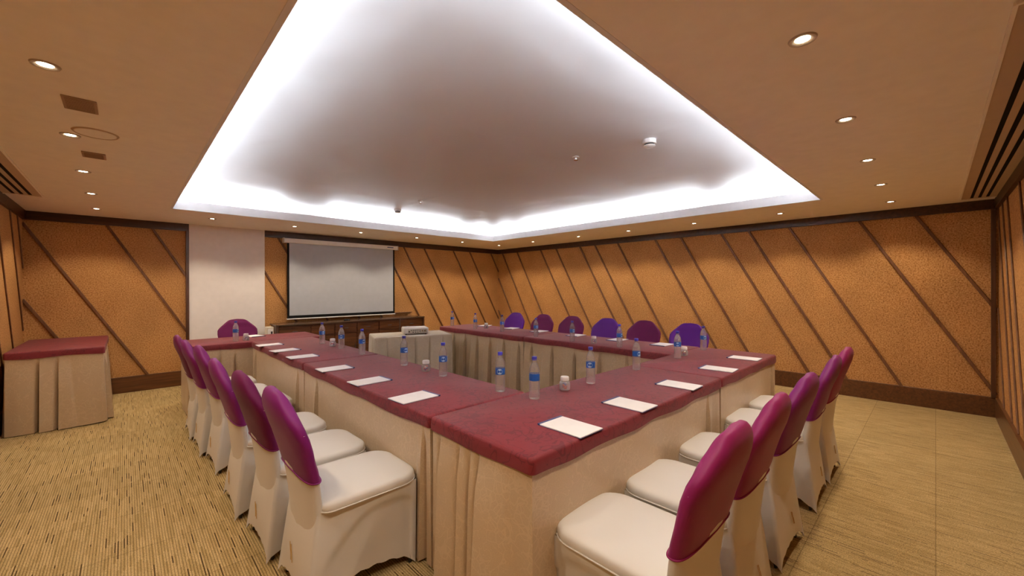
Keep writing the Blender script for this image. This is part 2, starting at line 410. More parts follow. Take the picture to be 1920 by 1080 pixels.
# diagonal battens; slope .56 m sideways per metre of drop
ZT, ZB, SL = H-.1, .21, .56
def clipseg(t0, lo, hi, sgn):
    """batten from (t0, ZT) moving sgn*SL per drop, clipped to lo..hi -> (ta,za,tb,zb)"""
    ta, za = t0, ZT; tb, zb = t0+sgn*SL*(ZT-ZB), ZB
    def at(t): return ZT-(t-t0)/(sgn*SL)
    if sgn > 0:
        if ta < lo: ta, za = lo, at(lo)
        if tb > hi: tb, zb = hi, at(hi)
    else:
        if ta > hi: ta, za = hi, at(hi)
        if tb < lo: tb, zb = lo, at(lo)
    return ta, za, tb, zb
def batten(parent, plane, side, t0, lo, hi, sgn, wd=.030, dp=.022, mat='batten'):
    ta, za, tb, zb = clipseg(t0, lo, hi, sgn)
    if za-zb < .05: return
    def fn(bm):
        d = Vector((tb-ta, zb-za)).normalized(); n = Vector((-d.y, d.x))*wd/2
        q = [Vector((ta, za))+n, Vector((ta, za))-n, Vector((tb, zb))-n, Vector((tb, zb))+n]
        if side in ('back',): prism(bm, [(p.x, plane+.02, p.y) for p in q], (0, -dp, 0))
        if side == 'front': prism(bm, [(p.x, plane-.02, p.y) for p in q], (0, dp, 0))
        if side == 'right': prism(bm, [(plane+.02, p.x, p.y) for p in q], (-dp, 0, 0))
        if side == 'left': prism(bm, [(plane-.02, p.x, p.y) for p in q], (dp, 0, 0))
        bmesh.ops.bevel(bm, geom=list(bm.edges), offset=.004, segments=1, affect='EDGES')
    obj('batten', fn, mat, parent)
for t in (-1.44, -.92, -.172, .28): batten(wall_back, YA, 'back', t, XA-.02, .66, 1)
for t in (1.34, 1.86, 2.45, 2.9, 3.73, 4.18, 4.67, 5.43, 5.90, 6.56): batten(wall_back, YA, 'back', t, 1.65, XB+.02, 1)
for t in (8.4, 7.95, 7.46, 6.94, 6.18, 5.73, 5.09, 4.72, 4.20, 3.44, 2.985, 2.34, 1.95, 1.435, .678, .164): batten(wall_right, XB, 'right', t, YD, YA, -1)
for t in (-.6, .2, 1.1, 1.7, 2.6, 3.1, 3.9, 4.5, 5.0, 5.55, 6.16, 6.85, 7.27): batten(wall_left, XA, 'left', t, YD, YA, 1, .022, .012)
for t in (7.4, 6.8, 6.4, 6.0, 5.2, 4.7, 4.1, 3.3, 2.9, 2.2, 1.6, .7, .2): batten(wall_front, YD, 'front', t, XA, XB, -1, .03, .012)

# ------------------------------------------------------------------ downlights
def make_downlight(label):
    t = thing('downlight', label, 'ceiling light', group='recessed downlights around the ceiling')
    def ring(bm):
        lathe(bm, [(.026, -.001), (.034, -.005), (.044, -.006), (.047, 0), (.026, 0)], 32, cap0=False, cap1=False)
    obj('trim_ring', ring, 'ring', t, True, autos=40)
    obj('lamp_disc', lambda bm: lathe(bm, [(.025, -.0005), (.018, -.002)], 24, cap0=False), 'lamp', t)
    ld = bpy.data.lights.new('spot', 'SPOT'); ld.energy = SPOT_W; ld.color = SPOT_C
    ld.spot_size = R(122); ld.spot_blend = .45; ld.shadow_soft_size = .03
    lo = bpy.data.objects.new('spot', ld); COL.objects.link(lo); lo.location = (0, 0, -.012); lo.parent = t
    return t
left = [2.593, 3.672, 4.743, 5.80, 6.86]
far = [.861, 1.884, 2.919, 3.999, 5.065]
right = [5.752, 4.589, 3.557, 2.474, 1.383]
near = [5.055, 4.009, 2.94, 1.87]
ordn = ['nearest', 'second', 'third', 'fourth', 'fifth']
spots = [((-.24, y, H), '%s downlight from the camera in the left ceiling row' % ordn[i]) for i, y in enumerate(left)]
ff = ['above the white column', 'above the left end of the projection screen', 'above the middle of the projection screen', 'above the right end of the projection screen', 'between the screen and the far corner']
spots += [((x, 6.79, H), 'small round downlight in the screen-wall ceiling row, %s' % ff[i]) for i, x in enumerate(far)]
spots += [((6.07, 6.77, H), 'small round downlight in the far corner where the two panelled walls meet')]
oo = ['next to the far corner', 'second from the far corner', 'third from the far corner', 'fourth from the far corner', 'fifth from the far corner, near the tray tip']
spots += [((6.10, y, H), 'downlight in the right-wall ceiling row, %s' % oo[i]) for i, y in enumerate(right)]
spots += [((6.15, .345, H), 'downlight in the right-wall ceiling row by the slot diffuser end')]
nn = ['farthest', 'second farthest', 'second nearest', 'nearest and largest-looking']
spots += [((x, .35, H), '%s of the four downlights on the right of the tray' % nn[i]) for i, x in enumerate(near)]
d0 = make_downlight('x')
for i, (p, l) in enumerate(spots):
    if i == 0: d0.location = p; d0['label'] = 'nearest downlight in the left ceiling row, beside the first tan grille'
    else: dup(d0, p, 0, l)
for p in ((-.24, 1.53, H), (-.24, .46, H), (.80, .35, H)):
    dup(d0, p, 0, 'round downlight in the near corner of the ceiling behind the camera view')

# vents, speaker, detectors, diffusers
def grille(label, x0, y0, x1, y1):
    t = thing('ceiling_grille', label, 'grille', ((x0+x1)/2, (y0+y1)/2, H), group='tan grilles in the ceiling')
    w, d = (x1-x0)/2, (y1-y0)/2
    obj('grille_plate', lambda bm: box(bm, -w, -d, -.006, w, d, 0, .002, 1), 'tan', t)
    def sl(bm):
        n = 9
        for i in range(n):
            yy = -d+.02+(2*d-.04)*i/(n-1); box(bm, -w+.012, yy-.003, -.008, w-.012, yy+.003, -.006)
    obj('grille_slats', sl, 'tan', t)
grille('larger tan rectangular grille between the first two left downlights', -.225, 2.93, -.10, 3.13)
grille('smaller tan rectangular grille beyond the round ceiling speaker', -.215, 4.04, -.095, 4.20)
t = thing('ceiling_speaker', 'round flush beige ceiling speaker beside the second left downlight', 'speaker', (-.125, 3.53, H))
obj('speaker_grille', lambda bm: lathe(bm, [(.001, -.006), (.088, -.005), (.092, 0)], 48, cap1=False), 'ceiling', t)
obj('speaker_rim', lambda bm: lathe(bm, [(.092, -.003), (.098, -.007), (.104, 0)], 48, cap0=False, cap1=False), 'frame', t)
def diffuser(label, cx, cy, L, axis):
    t = thing('slot_diffuser', label, 'air vent', (cx, cy, H), 0 if axis == 'x' else pi/2)
    w = .135
    obj('diffuser_frame', lambda bm: box(bm, -L/2-.06, -w, -.006, L/2+.06, w, 0, .002, 1), 'frame', t)
    def rim(bm):
        for s in (-1, 1):
            box(bm, -L/2-.06, s*w-.006, -.012, L/2+.06, s*w+.006, 0)
            box(bm, s*(L/2+.06)-.006, -w, -.012, s*(L/2+.06)+.006, w, 0)
    obj('diffuser_rim', rim, 'ceiling', t)
    for k in (-1, 0, 1):
        obj('diffuser_slot', lambda bm: box(bm, -L/2, k*.055-.011, -.008, L/2, k*.055+.011, -.0055), 'slot', t)
diffuser('long three-slot air diffuser along the right-hand edge of the ceiling', 4.35, -.32, 4.3, 'x')
diffuser('long three-slot air diffuser in the far left edge of the ceiling', -.735, 4.1, 4.3, 'y')
def detector(label, x, y, big):
    t = thing('smoke_detector' if big else 'ceiling_sensor', label, 'smoke detector' if big else 'sensor', (x, y, HU))
    if big:
        obj('detector_base', lambda bm: lathe(bm, [(.052, 0), (.054, -.030), (.050, -.034)], 32), 'white', t, True, autos=40)
        obj('detector_band', lambda bm: lathe(bm, [(.040, -.034), (.040, -.046)], 32), 'port', t, True, autos=40)
        obj('detector_cap', lambda bm: lathe(bm, [(.046, -.046), (.046, -.050), (.030, -.060), (.001, -.062)], 32), 'white', t, True, autos=40)
    else:
        obj('sensor_ring', lambda bm: lathe(bm, [(.030, 0), (.034, -.008), (.022, -.010)], 24), 'white', t, True, autos=40)
        obj('sensor_head', lambda bm: lathe(bm, [(.014, -.010), (.012, -.026), (.020, -.028), (.020, -.031)], 16), 'chrome', t, True, autos=40)
detector('large white smoke detector on the right half of the tray ceiling', 3.07, 1.60, True)
detector('small round sprinkler sensor left of the large smoke detector', 2.98, 2.27, False)
detector('smoke detector hanging near the far left cove light', 2.99, 5.63, True)
detector('tiny sensor beside the far smoke detector', 2.94, 4.89, False)

# ------------------------------------------------------------------ tables
def rrect(hx, hy, r, n=6):
    pts = []
    for cx, cy, a0 in ((hx-r, hy-r, 0), (-hx+r, hy-r, 90), (-hx+r, -hy+r, 180), (hx-r, -hy+r, 270)):
        for k in range(n+1):
            a = R(a0+90*k/n); pts.append((cx+r*cos(a), cy+r*sin(a)))
    return pts
def resample(pts, step, closed=True):
    out = []; n = len(pts)
    for i in range(n if closed else n-1):
        a = Vector(pts[i]); b = Vector(pts[(i+1) % n]); L = (b-a).length
        if L < 1e-6: continue
        k = max(1, int(round(L/step)))
        for j in range(k): out.append(a+(b-a)*j/k)
    return out
TZ = .775
def cloth(hx, hy, drop=.068, seed=0, z=TZ):
    def fn(bm):
        rnd = random.Random(seed)
        ph = [rnd.uniform(0, 6) for _ in range(6)]
        ring = resample(rrect(hx, hy, .022), .03)
        def rg(off, zz, wav=0):
            o = []
            for p in ring:
                n = Vector((p.x/max(abs(p.x), .001)*0, 0))
                # outward direction
                dx = max(0, abs(p.x)-(hx-.022)); dy = max(0, abs(p.y)-(hy-.022))
                n = Vector((math.copysign(dx, p.x), math.copysign(dy, p.y)))
                n = n.normalized() if n.length > 1e-6 else Vector((0, 0))
                s = p.x*3.1+p.y*2.3
                wv = wav*(sin(s*3+ph[0])*.5+sin(s*7.3+ph[1])*.3)
                zz2 = zz + (wav*1.2*sin(s*4.1+ph[2]) if wav else 0)
                q = p + n*(off+wv)
                o.append(Vector((q.x, q.y, zz2)))
            return o
        rings = [rg(-.0, z-drop, .004), rg(.001, z-drop*.6, .003), rg(0, z-.014), rg(-.004, z-.005), rg(-.012, z)]
        vr = [[bm.verts.new(p) for p in r] for r in rings]
        n = len(ring)
        for a, b in zip(vr[:-1], vr[1:]):
            for i in range(n):
                bm.faces.new((a[i], a[(i+1) % n], b[(i+1) % n], b[i]))
        bm.faces.new(vr[-1])
    return fn
def skirt(hx, hy, z1, z0, pleats, seed=0, flare=.012, step=.009, fullness=.010):
    """one continuous hanging panel around a rectangle; pleats: {side: [positions along side 0..L]} sharp box folds"""
    def fn(bm):
        rnd = random.Random(seed); ph = [rnd.uniform(0, 6) for _ in range(8)]
        rings_n = 12
        sides = [((-hx, -hy), (hx, -hy), (0, -1)), ((hx, -hy), (hx, hy), (1, 0)), ((hx, hy), (-hx, hy), (0, 1)), ((-hx, hy), (-hx, -hy), (-1, 0))]
        cols = []
        S0 = 0
        for si, (a, b, n) in enumerate(sides):
            a = Vector(a); b = Vector(b); n = Vector(n); L = (b-a).length; d = (b-a)/L
            k = int(L/step)
            for j in range(k):
                s = L*j/k; cols.append((a+d*s, d, n, s, L, S0+s, pleats.get(si, [])))
            S0 += L
        rings = []
        for r in range(rings_n+1):
            t = r/rings_n; z = z1+(z0-z1)*t; ring = []; tp = sstep(.03, .30, t)
            for p, d, n, s, L, SS, pl in cols:
                off = flare*t
                e = min(s, L-s); corner = sstep(0, .08, e)
                off += t*fullness*(sin(SS*9+ph[0]+t*.6)*.6+sin(SS*17+ph[1])*.35+sin(SS*4.1+ph[2]-t)*.8)*(.3+.7*corner)
                for (c, w, dep) in pl:
                    u = (s-c) if w > 0 else (c-s)
                    w = abs(w)
                    # box fold: raised strip followed by a sharp inward slit
                    ww = w*(.75+.5*t)
                    if 0 <= u < ww: off += tp*(dep*(.25+.75*t)*(1-(u/ww))**.6*.9+dep*.1)
                    elif -.03 < u < 0: off -= tp*dep*(.9+1.2*t)*(1+u/.03)
                off = max(off, -.004 if t == 0 else -.075)
                if z > z1-.05: off = min(off, .006)
                q = p+n*off + (n*0 if corner > 0 else n*0)
                ring.append(Vector((q.x, q.y, z + (.006*sin(SS*3+ph[3]) if r == rings_n else 0))))
            rings.append(ring)
        loft(bm, rings, False, False)
    return fn
def table(label, cl_label, x0, x1, y0, y1, pleats, seed, z=TZ, rz=0, top='tabletop', skirt_in=.012, group='maroon-topped conference tables', legs=True, z0=.012, flare=.006, fullness=.008):
    cx, cy = (x0+x1)/2, (y0+y1)/2; hx, hy = (x1-x0)/2, (y1-y0)/2
    t = thing('banquet_table', label, 'table', (cx, cy, 0), rz, group)
    a = skirt_in+.006
    obj('tabletop', lambda bm: box(bm, -hx+a, -hy+a, z-.030, hx-a, hy-a, z-.002), 'dark', t)
    for sx in (-1, 1):
        for sy in (-1, 1):
            X, Y = sx*(hx-.06), sy*(hy-.06)
            obj('leg', lambda bm: tube(bm, [(X, Y, 0), (X, Y, z-.03)], .012), 'black', t)
    obj('skirt', skirt(hx-skirt_in, hy-skirt_in, z-.031, z0, pleats, seed, flare=flare, fullness=fullness), 'beige', t, True, autos=50)
    if cl_label:
        c = obj('tablecloth', cloth(hx, hy, seed=seed, z=z), 'maroon', None, True, autos=60, loc=(cx, cy, 0), rz=rz)
        tag(c, cl_label, 'tablecloth', 'maroon table toppers')
    return t
g = .004
LX0, LX1, NY0, NY1, RX0, RX1 = 1.100, 1.793, 1.044, 1.753, 3.774, 4.474
# sides: 0 = -y, 1 = +x, 2 = +y (running -x), 3 = -x (running -y)
evn = lambda L, n, o=.1, w=.13, d=.035: [(o+(L-2*o)*i/(n-1), w, d) for i in range(n)]
table('near left corner table of the hollow square, its branch-patterned skirt gathered at the corner', 'maroon topper on the corner table nearest the camera, under the three closest notepads',
      LX0, 3.045, NY0, NY1-g, {0: [(1.72, .08, .03)], 3: [(.07, .12, .05), (.22, .06, .05), (.30, .05, .04), (.37, .20, .06)], 2: [(.1, .1, .035), (.55, .1, .035), (1.0, .1, .035)]}, 1, fullness=.016)
table('short right corner table of the hollow square behind the last two right-hand chairs', 'maroon topper on the right-hand corner table near the panelled right wall',
      3.045+g, RX1, NY0, NY1-g, {0: [(1.30, .05, .03)], 2: [(.85, .1, .035), (1.25, .1, .035)], 1: [(.1, .1, .03), (.5, .1, .03)]}, 2)
table('near table of the left wing, beside the first three left-hand chairs', 'maroon topper on the near table of the left wing with one candy jar',
      LX0, LX1, NY1, 3.745, {3: [(.30, -.06, .03), (1.9, -.06, .03)], 1: evn(2.0, 6)}, 3)
table('far table of the left wing, ending at the crosswise table', 'maroon topper on the far table of the left wing',
      LX0, LX1, 3.745+g, 5.69, {3: [(.16, -.06, .03), (1.75, -.05, .03)], 1: evn(1.95, 6)}, 4)
table('crosswise table at the far left end in front of the white column', 'maroon topper on the crosswise table before the lone chair',
      .49, 1.93, 5.69+g, 6.44, {0: [(.30, .1, .03), (.45, .12, .035)], 1: evn(.7, 3)}, 5)
table('near table of the right wing opposite the screen side opening', 'maroon topper on the near table of the right wing, before the three nearest far-side chairs',
      RX0, RX1, NY1, 3.735, {3: evn(1.95, 6, .12, -.17, .05), 1: evn(1.95, 5)}, 6)
table('far table of the right wing near the meeting corner of the panelled walls', 'maroon topper on the far table of the right wing beside the projector table',
      RX0, RX1, 3.735+g, 5.70, {3: evn(1.95, 7, .1, -.15, .05), 1: evn(1.95, 5)}, 7)
table('small side table with champagne skirt in the far left corner of the room', 'reddish maroon topper on the small side table in the far left corner',
      -.84, -.155, 6.10, 7.50, {0: [(.21, .12, .035), (.34, .1, .03)], 1: [(.1, .3, .05), (.9, .1, .03)]}, 8, z=.805, group=None, flare=.022, fullness=.016)

# projector table (its own champagne cloth)
ang = math.atan2(-.32, 1.02)
PA = Vector((2.40, 5.15)); dx = Vector((cos(ang), sin(ang))); dy = Vector((-sin(ang), cos(ang)))
PC = PA+dx*.535+dy*.31
pt = thing('projector_table', 'small table under a pleated pale champagne cloth inside the hollow square', 'table', (PC.x, PC.y, 0), ang)
obj('tabletop', lambda bm: box(bm, -.52, -.30, .715, .52, .30, .744), 'dark', pt)
for sx in (-1, 1):
    for sy in (-1, 1):
        obj('leg', lambda bm: tube(bm, [(sx*.47, sy*.25, 0), (sx*.47, sy*.25, .715)], .012), 'black', pt)
def pcloth(bm):
    ring = [(p.x, p.y) for p in resample(rrect(.535, .31, .03), .008)]
    rings = []
    for zz, o in ((.02, .018), (.2, .016), (.4, .013), (.6, .009), (.72, .003), (.742, 0), (.748, -.006), (.750, -.016)):
        rr = []
        S_ = 0
        for i, (x, y) in enumerate(ring):
            n = Vector((x/.535, y/.31)); n = Vector((math.copysign(1, x), 0)) if abs(n.x) > abs(n.y) else Vector((0, math.copysign(1, y)))
            s = x*n.y*n.y + y*n.x*n.x + (.3 if abs(n.x) > .5 else 0)
            k = (s/.19) % 1
            f = (1-zz/.74) if zz < .74 else 0
            fold = -.050*max(0, 1-k/.14)*(.45+.55*f) if zz < .72 else 0
            off = o + fold + .008*f*sin(s*23)
            rr.append(Vector((x+n.x*off, y+n.y*off, zz)))
        rings.append(rr)
    loft(bm, rings, False, True)
tag(obj('tablecloth', pcloth, 'plainbeige', None, True, autos=50, loc=(PC.x, PC.y, 0), rz=ang), 'pale champagne cloth with sharp pleats under the projector', 'tablecloth')

# projector
pc = Vector((2.995, 5.10)) + dy*.145 + dx*.01
pr = thing('projector', 'white portable projector on the champagne-covered table', 'projector', (pc.x, pc.y, .751), R(-21))
obj('body', lambda bm: box(bm, -.175, -.135, .012, .175, .135, .098, .018, 4), 'white', pr, True, autos=40)
obj('connector_panel', lambda bm: box(bm, -.115, -.1375, .026, .150, -.134, .078, .001, 1), 'offwhite', pr)
for (px, pz, pw, ph) in ((-.10, .045, .014, .022), (-.07, .062, .020, .008), (-.04, .062, .020, .008), (-.01, .062, .020, .008), (.02, .062, .020, .008), (.05, .060, .014, .010), (-.045, .036, .020, .010), (-.01, .036, .014, .012), (.02, .036, .014, .012), (.05, .040, .010, .014)):
    obj('port', lambda bm: box(bm, px-pw/2, -.1395, pz-ph/2, px+pw/2, -.137, pz+ph/2), 'port', pr)
for px in (.085, .118): obj('knob', lambda bm: lathe(bm, [(.011, 0), (.010, .003)], 16), 'chrome', pr).matrix_local = Matrix.Translation((px, -.137, .052)) @ Matrix.Rotation(pi/2, 4, 'X')
obj('lens', lambda bm: lathe(bm, [(.036, 0), (.036, .012), (.026, .014), (.022, .006)], 24), 'port', pr, True, autos=40).matrix_local = Matrix.Translation((-.09, .133, .055)) @ Matrix.Rotation(-pi/2, 4, 'X')
for sx in (-1, 1):
    for sy in (-1, 1):
        obj('foot', lambda bm: lathe(bm, [(.012, 0), (.012, .014)], 12, (sx*.14, sy*.1, 0)), 'port', pr)
obj('focus_ring', lambda bm: lathe(bm, [(.022, .097), (.022, .101), (.018, .102)], 20, (-.09, .09, 0)), 'offwhite', pr, True, autos=40)

# ------------------------------------------------------------------ screen and credenza
sc = thing('projection_screen', 'white roll-down projection screen with black border on the far wall', 'screen', (2.943, 7.515, .89))
def P(fn, name, mat, par=sc, **k): return obj(name, fn, mat, par, **k)
P(lambda bm: box(bm, -.9425, -.002, .062, .9425, .002, 1.30), 'fabric', 'screen')
P(lambda bm: (box(bm, -.975, -.0015, .012, -.9425, .0015, 1.30), box(bm, .9425, -.0015, .012, .975, .0015, 1.30), box(bm, -.9425, -.0015, .012, .9425, .0015, .062)), 'border', 'blackcloth')
P(lambda bm: box(bm, -.985, -.010, -.004, .985, .010, .014, .004), 'bottom_bar', 'white')
P(lambda bm: box(bm, -1.03, -.045, 1.285, 1.03, .045, 1.362, .012, 3), 'housing', 'white', smooth=True, autos=40)
for s in (-1, 1): P(lambda bm: box(bm, s*1.03-.006, -.05, 1.28, s*1.03+.006, .05, 1.368, .003), 'end_cap', 'offwhite')
P(lambda bm: box(bm, .80, -.0465, 1.318, .93, -.045, 1.334), 'maker_plate', 'bluebind')
for s in (-1, 1): P(lambda bm: box(bm, s*.9-.02, .02, 1.30, s*.9+.02, .10, 1.35), 'bracket', 'offwhite')

cr = thing('credenza', 'long low dark wood credenza with a row of drawers under the screen', 'cabinet', (3.02, 7.385, 0))
x0, x1, yf, yb, zt = -1.30, 1.39, -.185, .195, .835
P(lambda bm: box(bm, x0, yf-.015, zt-.022, x1, yb, zt, .003), 'top', 'cred_top', cr)
P(lambda bm: box(bm, x0+.02, yf+.02, .06, x1-.02, yb-.01, zt-.022), 'body', 'cred', cr)
P(lambda bm: box(bm, x0+.04, yf+.05, 0, x1-.04, yb-.02, .06), 'plinth', 'dark', cr)
dv = [-1.26, -.78, -.39, .0, .42, .85, 1.35]
for a, b in zip(dv[:-1], dv[1:]):
    f = P(lambda bm: box(bm, a+.008, yf+.002, .63, b-.008, yf+.022, .795, .003), 'drawer', 'cred', cr)
    P(lambda bm: box(bm, (a+b)/2-.04, yf-.006, .705, (a+b)/2+.04, yf+.002, .713, .002), 'handle', 'black', f)
    d = P(lambda bm: box(bm, a+.008, yf+.006, .08, b-.008, yf+.022, .61, .003), 'door', 'cred', cr)
    P(lambda bm: box(bm, b-.035, yf-.003, .33, b-.027, yf+.006, .42, .002), 'handle', 'black', d)
for xx in (x0+.01, .83, x1-.03): P(lambda bm: box(bm, xx, yf-.004, .0, xx+.03, yf+.03, zt-.022, .003), 'post', 'dark_v', cr)
sb = thing('socket_box', 'cream floor-standing socket box at the left end of the dark credenza', 'box', (1.64, 7.20, 0))
obj('body', lambda bm: box(bm, -.045, -.03, 0, .045, .12, .81, .008), 'offwhite', sb)
obj('socket', lambda bm: box(bm, .005, -.034, .70, .030, -.03, .74, .002), 'port', sb)
obj('cover_plate', lambda bm: box(bm, -.035, -.032, .66, .038, -.0295, .78, .002), 'white', sb)
ad = thing('power_adapter', 'small dark adapter on the credenza below the screen bottom bar', 'adapter', (2.86, 7.25, .8355))
obj('body', lambda bm: box(bm, -.05, -.02, 0, .05, .02, .026, .005), 'port', ad)
obj('status_light', lambda bm: box(bm, .02, -.0215, .010, .03, -.0195, .016), 'lblue', ad)
struct('trim_8', lambda bm: box(bm, 3.95, YA-.03, .90, 4.35, YA+.02, .915, .003), 'batten')

# ------------------------------------------------------------------ chairs (local front = +y, origin on the floor under the seat centre)
YB = [(-.1, -.19), (0, -.20), (.2, -.234), (.42, -.248), (.55, -.262), (.75, -.312), (.97, -.385)]
HW = [(0, .215), (.2, .188), (.35, .186), (.5, .200), (.57, .208), (.70, .228), (.80, .240), (.835, .230), (.87, .198), (.91, .155), (.945, .118), (.962, .092), (.970, .06), (.973, .01)]
def slab_ring(z, zt=None, grow=0, n=40, hwt=HW, th=.028):
    hw = interp(hwt, z)+grow; t = th+grow
    if z > .90: t = min(t, th+grow-.02*((z-.90)/.066)**2)
    yc = smooth_interp(YB, z)
    out = []
    for k in range(n):
        a = 2*pi*k/n; c, s = cos(a), sin(a)
        e = .32
        X = hw*math.copysign(abs(c)**e, c) if abs(c) > 1e-9 else 0
        Y = t*math.copysign(abs(s)**.75, s) if abs(s) > 1e-9 else 0
        Y += .022*(1-(X/max(hw, .001))**2)*(-1)*min(1, hw/.2)   # dished backrest
        out.append(Vector((X, yc+Y, z)))
    return out
def back_fn(bm):
    zs = [.18+.02*i for i in range(36)]
    zs = [z for z in zs if z <= .88]+[.89, .90, .91, .92, .93, .94, .95, .957, .963, .968, .971, .9725]
    loft(bm, [slab_ring(z) for z in zs])
def cap_fn(bm):
    zs = [0, .02, .05, .1, .15, .2, .25, .28, .30, .32, .335, .35, .36, .365, .375, .382, .388, .393, .397, .400, .4015]
    rings = []
    for i, dz in enumerate(zs):
        rr = slab_ring(.572+dz, grow=.005 if i else .0055)
        if i < 6:
            for p in rr:   # hem arches up a little between the sides
                p.z += (.028*(1-(p.x/.22)**2))*(1-i/6)
        for p in rr:
            p.y += .0016*sin(p.x*60+p.z*35)*(1 if i > 1 else 0)
        rings.append(rr)
    loft(bm, rings, False, True)
def hem_fn(bm):
    rr = slab_ring(.572, grow=.0065)
    for p in rr: p.z += .028*(1-(p.x/.22)**2)
    tube(bm, rr, .0035, 6, True)
def seat_outline(hx, hy, rf=.11, rb=.05, n=8):
    pts = []
    for cx, cy, a0, r in ((hx-rf, hy-rf, 0, rf), (-hx+rf, hy-rf, 90, rf), (-hx+rb, -hy+rb, 180, rb), (hx-rb, -hy+rb, 270, rb)):
        for k in range(n+1):
            a = R(a0+90*k/n); pts.append((cx+r*cos(a), cy+r*sin(a)))
    return pts
SEAT = [tuple(p) for p in resample(seat_outline(.222, .245), .014)]
def seat_fn(bm):
    rings = []
    for s, z in ((.975, .425), (1.0, .434), (1.004, .446), (.998, .458), (.975, .468), (.93, .474), (.8, .480), (.55, .485), (.25, .487)):
        rings.append([Vector((x*s, y*s, z)) for x, y in SEAT])
    loft(bm, rings, True, True)
def piping_fn(bm): tube(bm, [Vector((x*1.004, y*1.004, .432)) for x, y in SEAT], .0035, 6, True)
LEGS = {'fr': (.212, .225), 'fl': (-.212, .225), 'bl': (-.222, -.318), 'br': (.222, -.318)}
def skirt_fn(bm):
    # four panels stretched from the seat rim to the four leg ends, with arched hems
    order = ['br', 'fr', 'fl', 'bl']
    topc = {'fr': (.222, .245), 'fl': (-.222, .245), 'bl': (-.194, -.264), 'br': (.194, -.264)}
    nS, nZ = 26, 18
    rings = [[] for _ in range(nZ+1)]
    rr = {'fr': .055, 'fl': .055, 'bl': .02, 'br': .02}
    for i in range(4):
        a, b = order[i], order[(i+1) % 4]
        A, B = Vector(topc[a]), Vector(topc[b]); C, D = Vector(LEGS[a]), Vector(LEGS[b])
        nrm = {('br', 'fr'): (1, 0), ('fr', 'fl'): (0, 1), ('fl', 'bl'): (-1, 0), ('bl', 'br'): (0, -1)}[(a, b)]
        nrm = Vector(nrm)
        side = abs(nrm.x) > .5
        for j in range(nS):
            u = j/nS
            ue = u
            hem = (.075 if side else (.085 if nrm.y < 0 else .06))*(4*u*(1-u))**.55
            for k in range(nZ+1):
                t = k/nZ
                z = .432*(1-t)+hem*t
                tt = (0.432-z)/.432
                p = A.lerp(B, ue); q = C.lerp(D, ue)
                # rear legs curve: rear profile follows the backrest line
                pos = p.lerp(q, tt**1.0)
                # round corners at the top
                e = min(u, 1-u); cr_ = sstep(0, .22, e)
                bow = 4*u*(1-u)
                inn = (.020*bow*sin(pi*min(1, tt*1.1)*.5) if nrm.y >= -.5 else (.012*tt-.085*tt*(1-tt))*bow)+(.006*bow if side else .0)*tt
                if side:
                    # recessed arch behind the stretched front/rear straps
                    yy = pos.y; za = .385-1.55*max(0, (.02-yy))**1.5-5.0*max(0, yy-.12)**2
                    inn += .015*sstep(.0, .030, za-z)*sstep(-.27, -.16, yy)
                rad = (1-cr_)*(.030 if (a in ('fr', 'fl') and u < .5) or (b in ('fr', 'fl') and u >= .5) else .006)*(1-tt*.6)
                cen = Vector((0, -.02))
                pos = pos-nrm*inn
                pos = pos+(cen-pos).normalized()*rad
                zz = z+.004*sin(j*1.7+i)*(1 if k == nZ else 0)
                rings[k].append(Vector((pos.x, pos.y, max(zz, .006))))
    loft(bm, rings, False, False)
def make_chair(cap, label, group):
    t = thing('banquet_chair', label, 'chair', group=group)
    for k, (x, y) in LEGS.items():
        xx, yy = x*.80, y*.93
        obj('leg', lambda bm: tube(bm, [(x*.84, y*.88, .001), (xx, .17 if y > 0 else -.22, .40)], .009, 8), 'black', t)
    obj('seat_skirt', skirt_fn, 'cover', t, True)
    s = obj('seat', seat_fn, 'cover', t, True)
    obj('piping', piping_fn, 'cover', s, True)
    b = obj('backrest', back_fn, 'cover', t, True)
    def stitch(bm):
        for x_, z_ in ((-.012, .0), (.004, -.006)):
            tube(bm, [(x_-.016, -.3095, z_+.235), (x_-.004, -.3115, z_+.205), (x_+.002, -.3120, z_+.20), (x_+.014, -.3145, z_+.165)], .0016, 6)
    obj('embroidered_mark', stitch, 'gold', t)
    c = obj('backrest_cap', cap_fn, cap, t, True)
    obj('hem', hem_fn, cap, c, True)
    return t
_protos = {}
def chair(cap, x, y, rz, label, group):
    if cap not in _protos:
        o = _protos[cap] = make_chair(cap, label, group); o.location = (x, y, 0); o.rotation_euler.z = rz
    else:
        o = dup(_protos[cap], (x, y, 0), rz, label)
    o['group'] = group
    return o
GL, GR, GF = 'ivory chairs along the left wing', 'ivory chairs along the near right side', 'chairs on the far side of the right wing'
E_ = -pi/2     # facing +x
cl = [('magenta', 2.06, 'nearest chair of the left row, ivory cover and smooth magenta-purple cap, whole seat in view'),
      ('plum', 2.59, 'second chair of the left row from the camera, dark plum cap'),
      ('magenta', 3.15, 'third chair of the left row from the camera, wrinkled magenta cap'),
      ('magenta', 3.985, 'fourth chair of the left row, after the wider gap, two-tone purple cap'),
      ('magenta', 4.47, 'fifth chair of the left row, mostly hidden, narrow strip of purple cap'),
      ('plum', 5.0, 'farthest chair of the left row, beside the crosswise table')]
for i, (c, y, l) in enumerate(cl): chair(c, [.865, .83, .795, .80, .76, .745][i], y, E_+R([0, 1, -1, 1, 0, -1][i]), l, GL)
crr = [('pink', 1.44, 'nearest chair at the right, big deep-magenta cap seen from behind'),
       ('pink', 1.965, 'second chair of the right row, pink-topped cap with a crease'),
       ('magenta', 2.565, 'third chair of the right row from the camera'),
       ('magenta', 3.325, 'fourth chair of the right row, violet side on its cap'),
       ('pink', 3.86, 'last chair of the right row, closest to the right wall')]
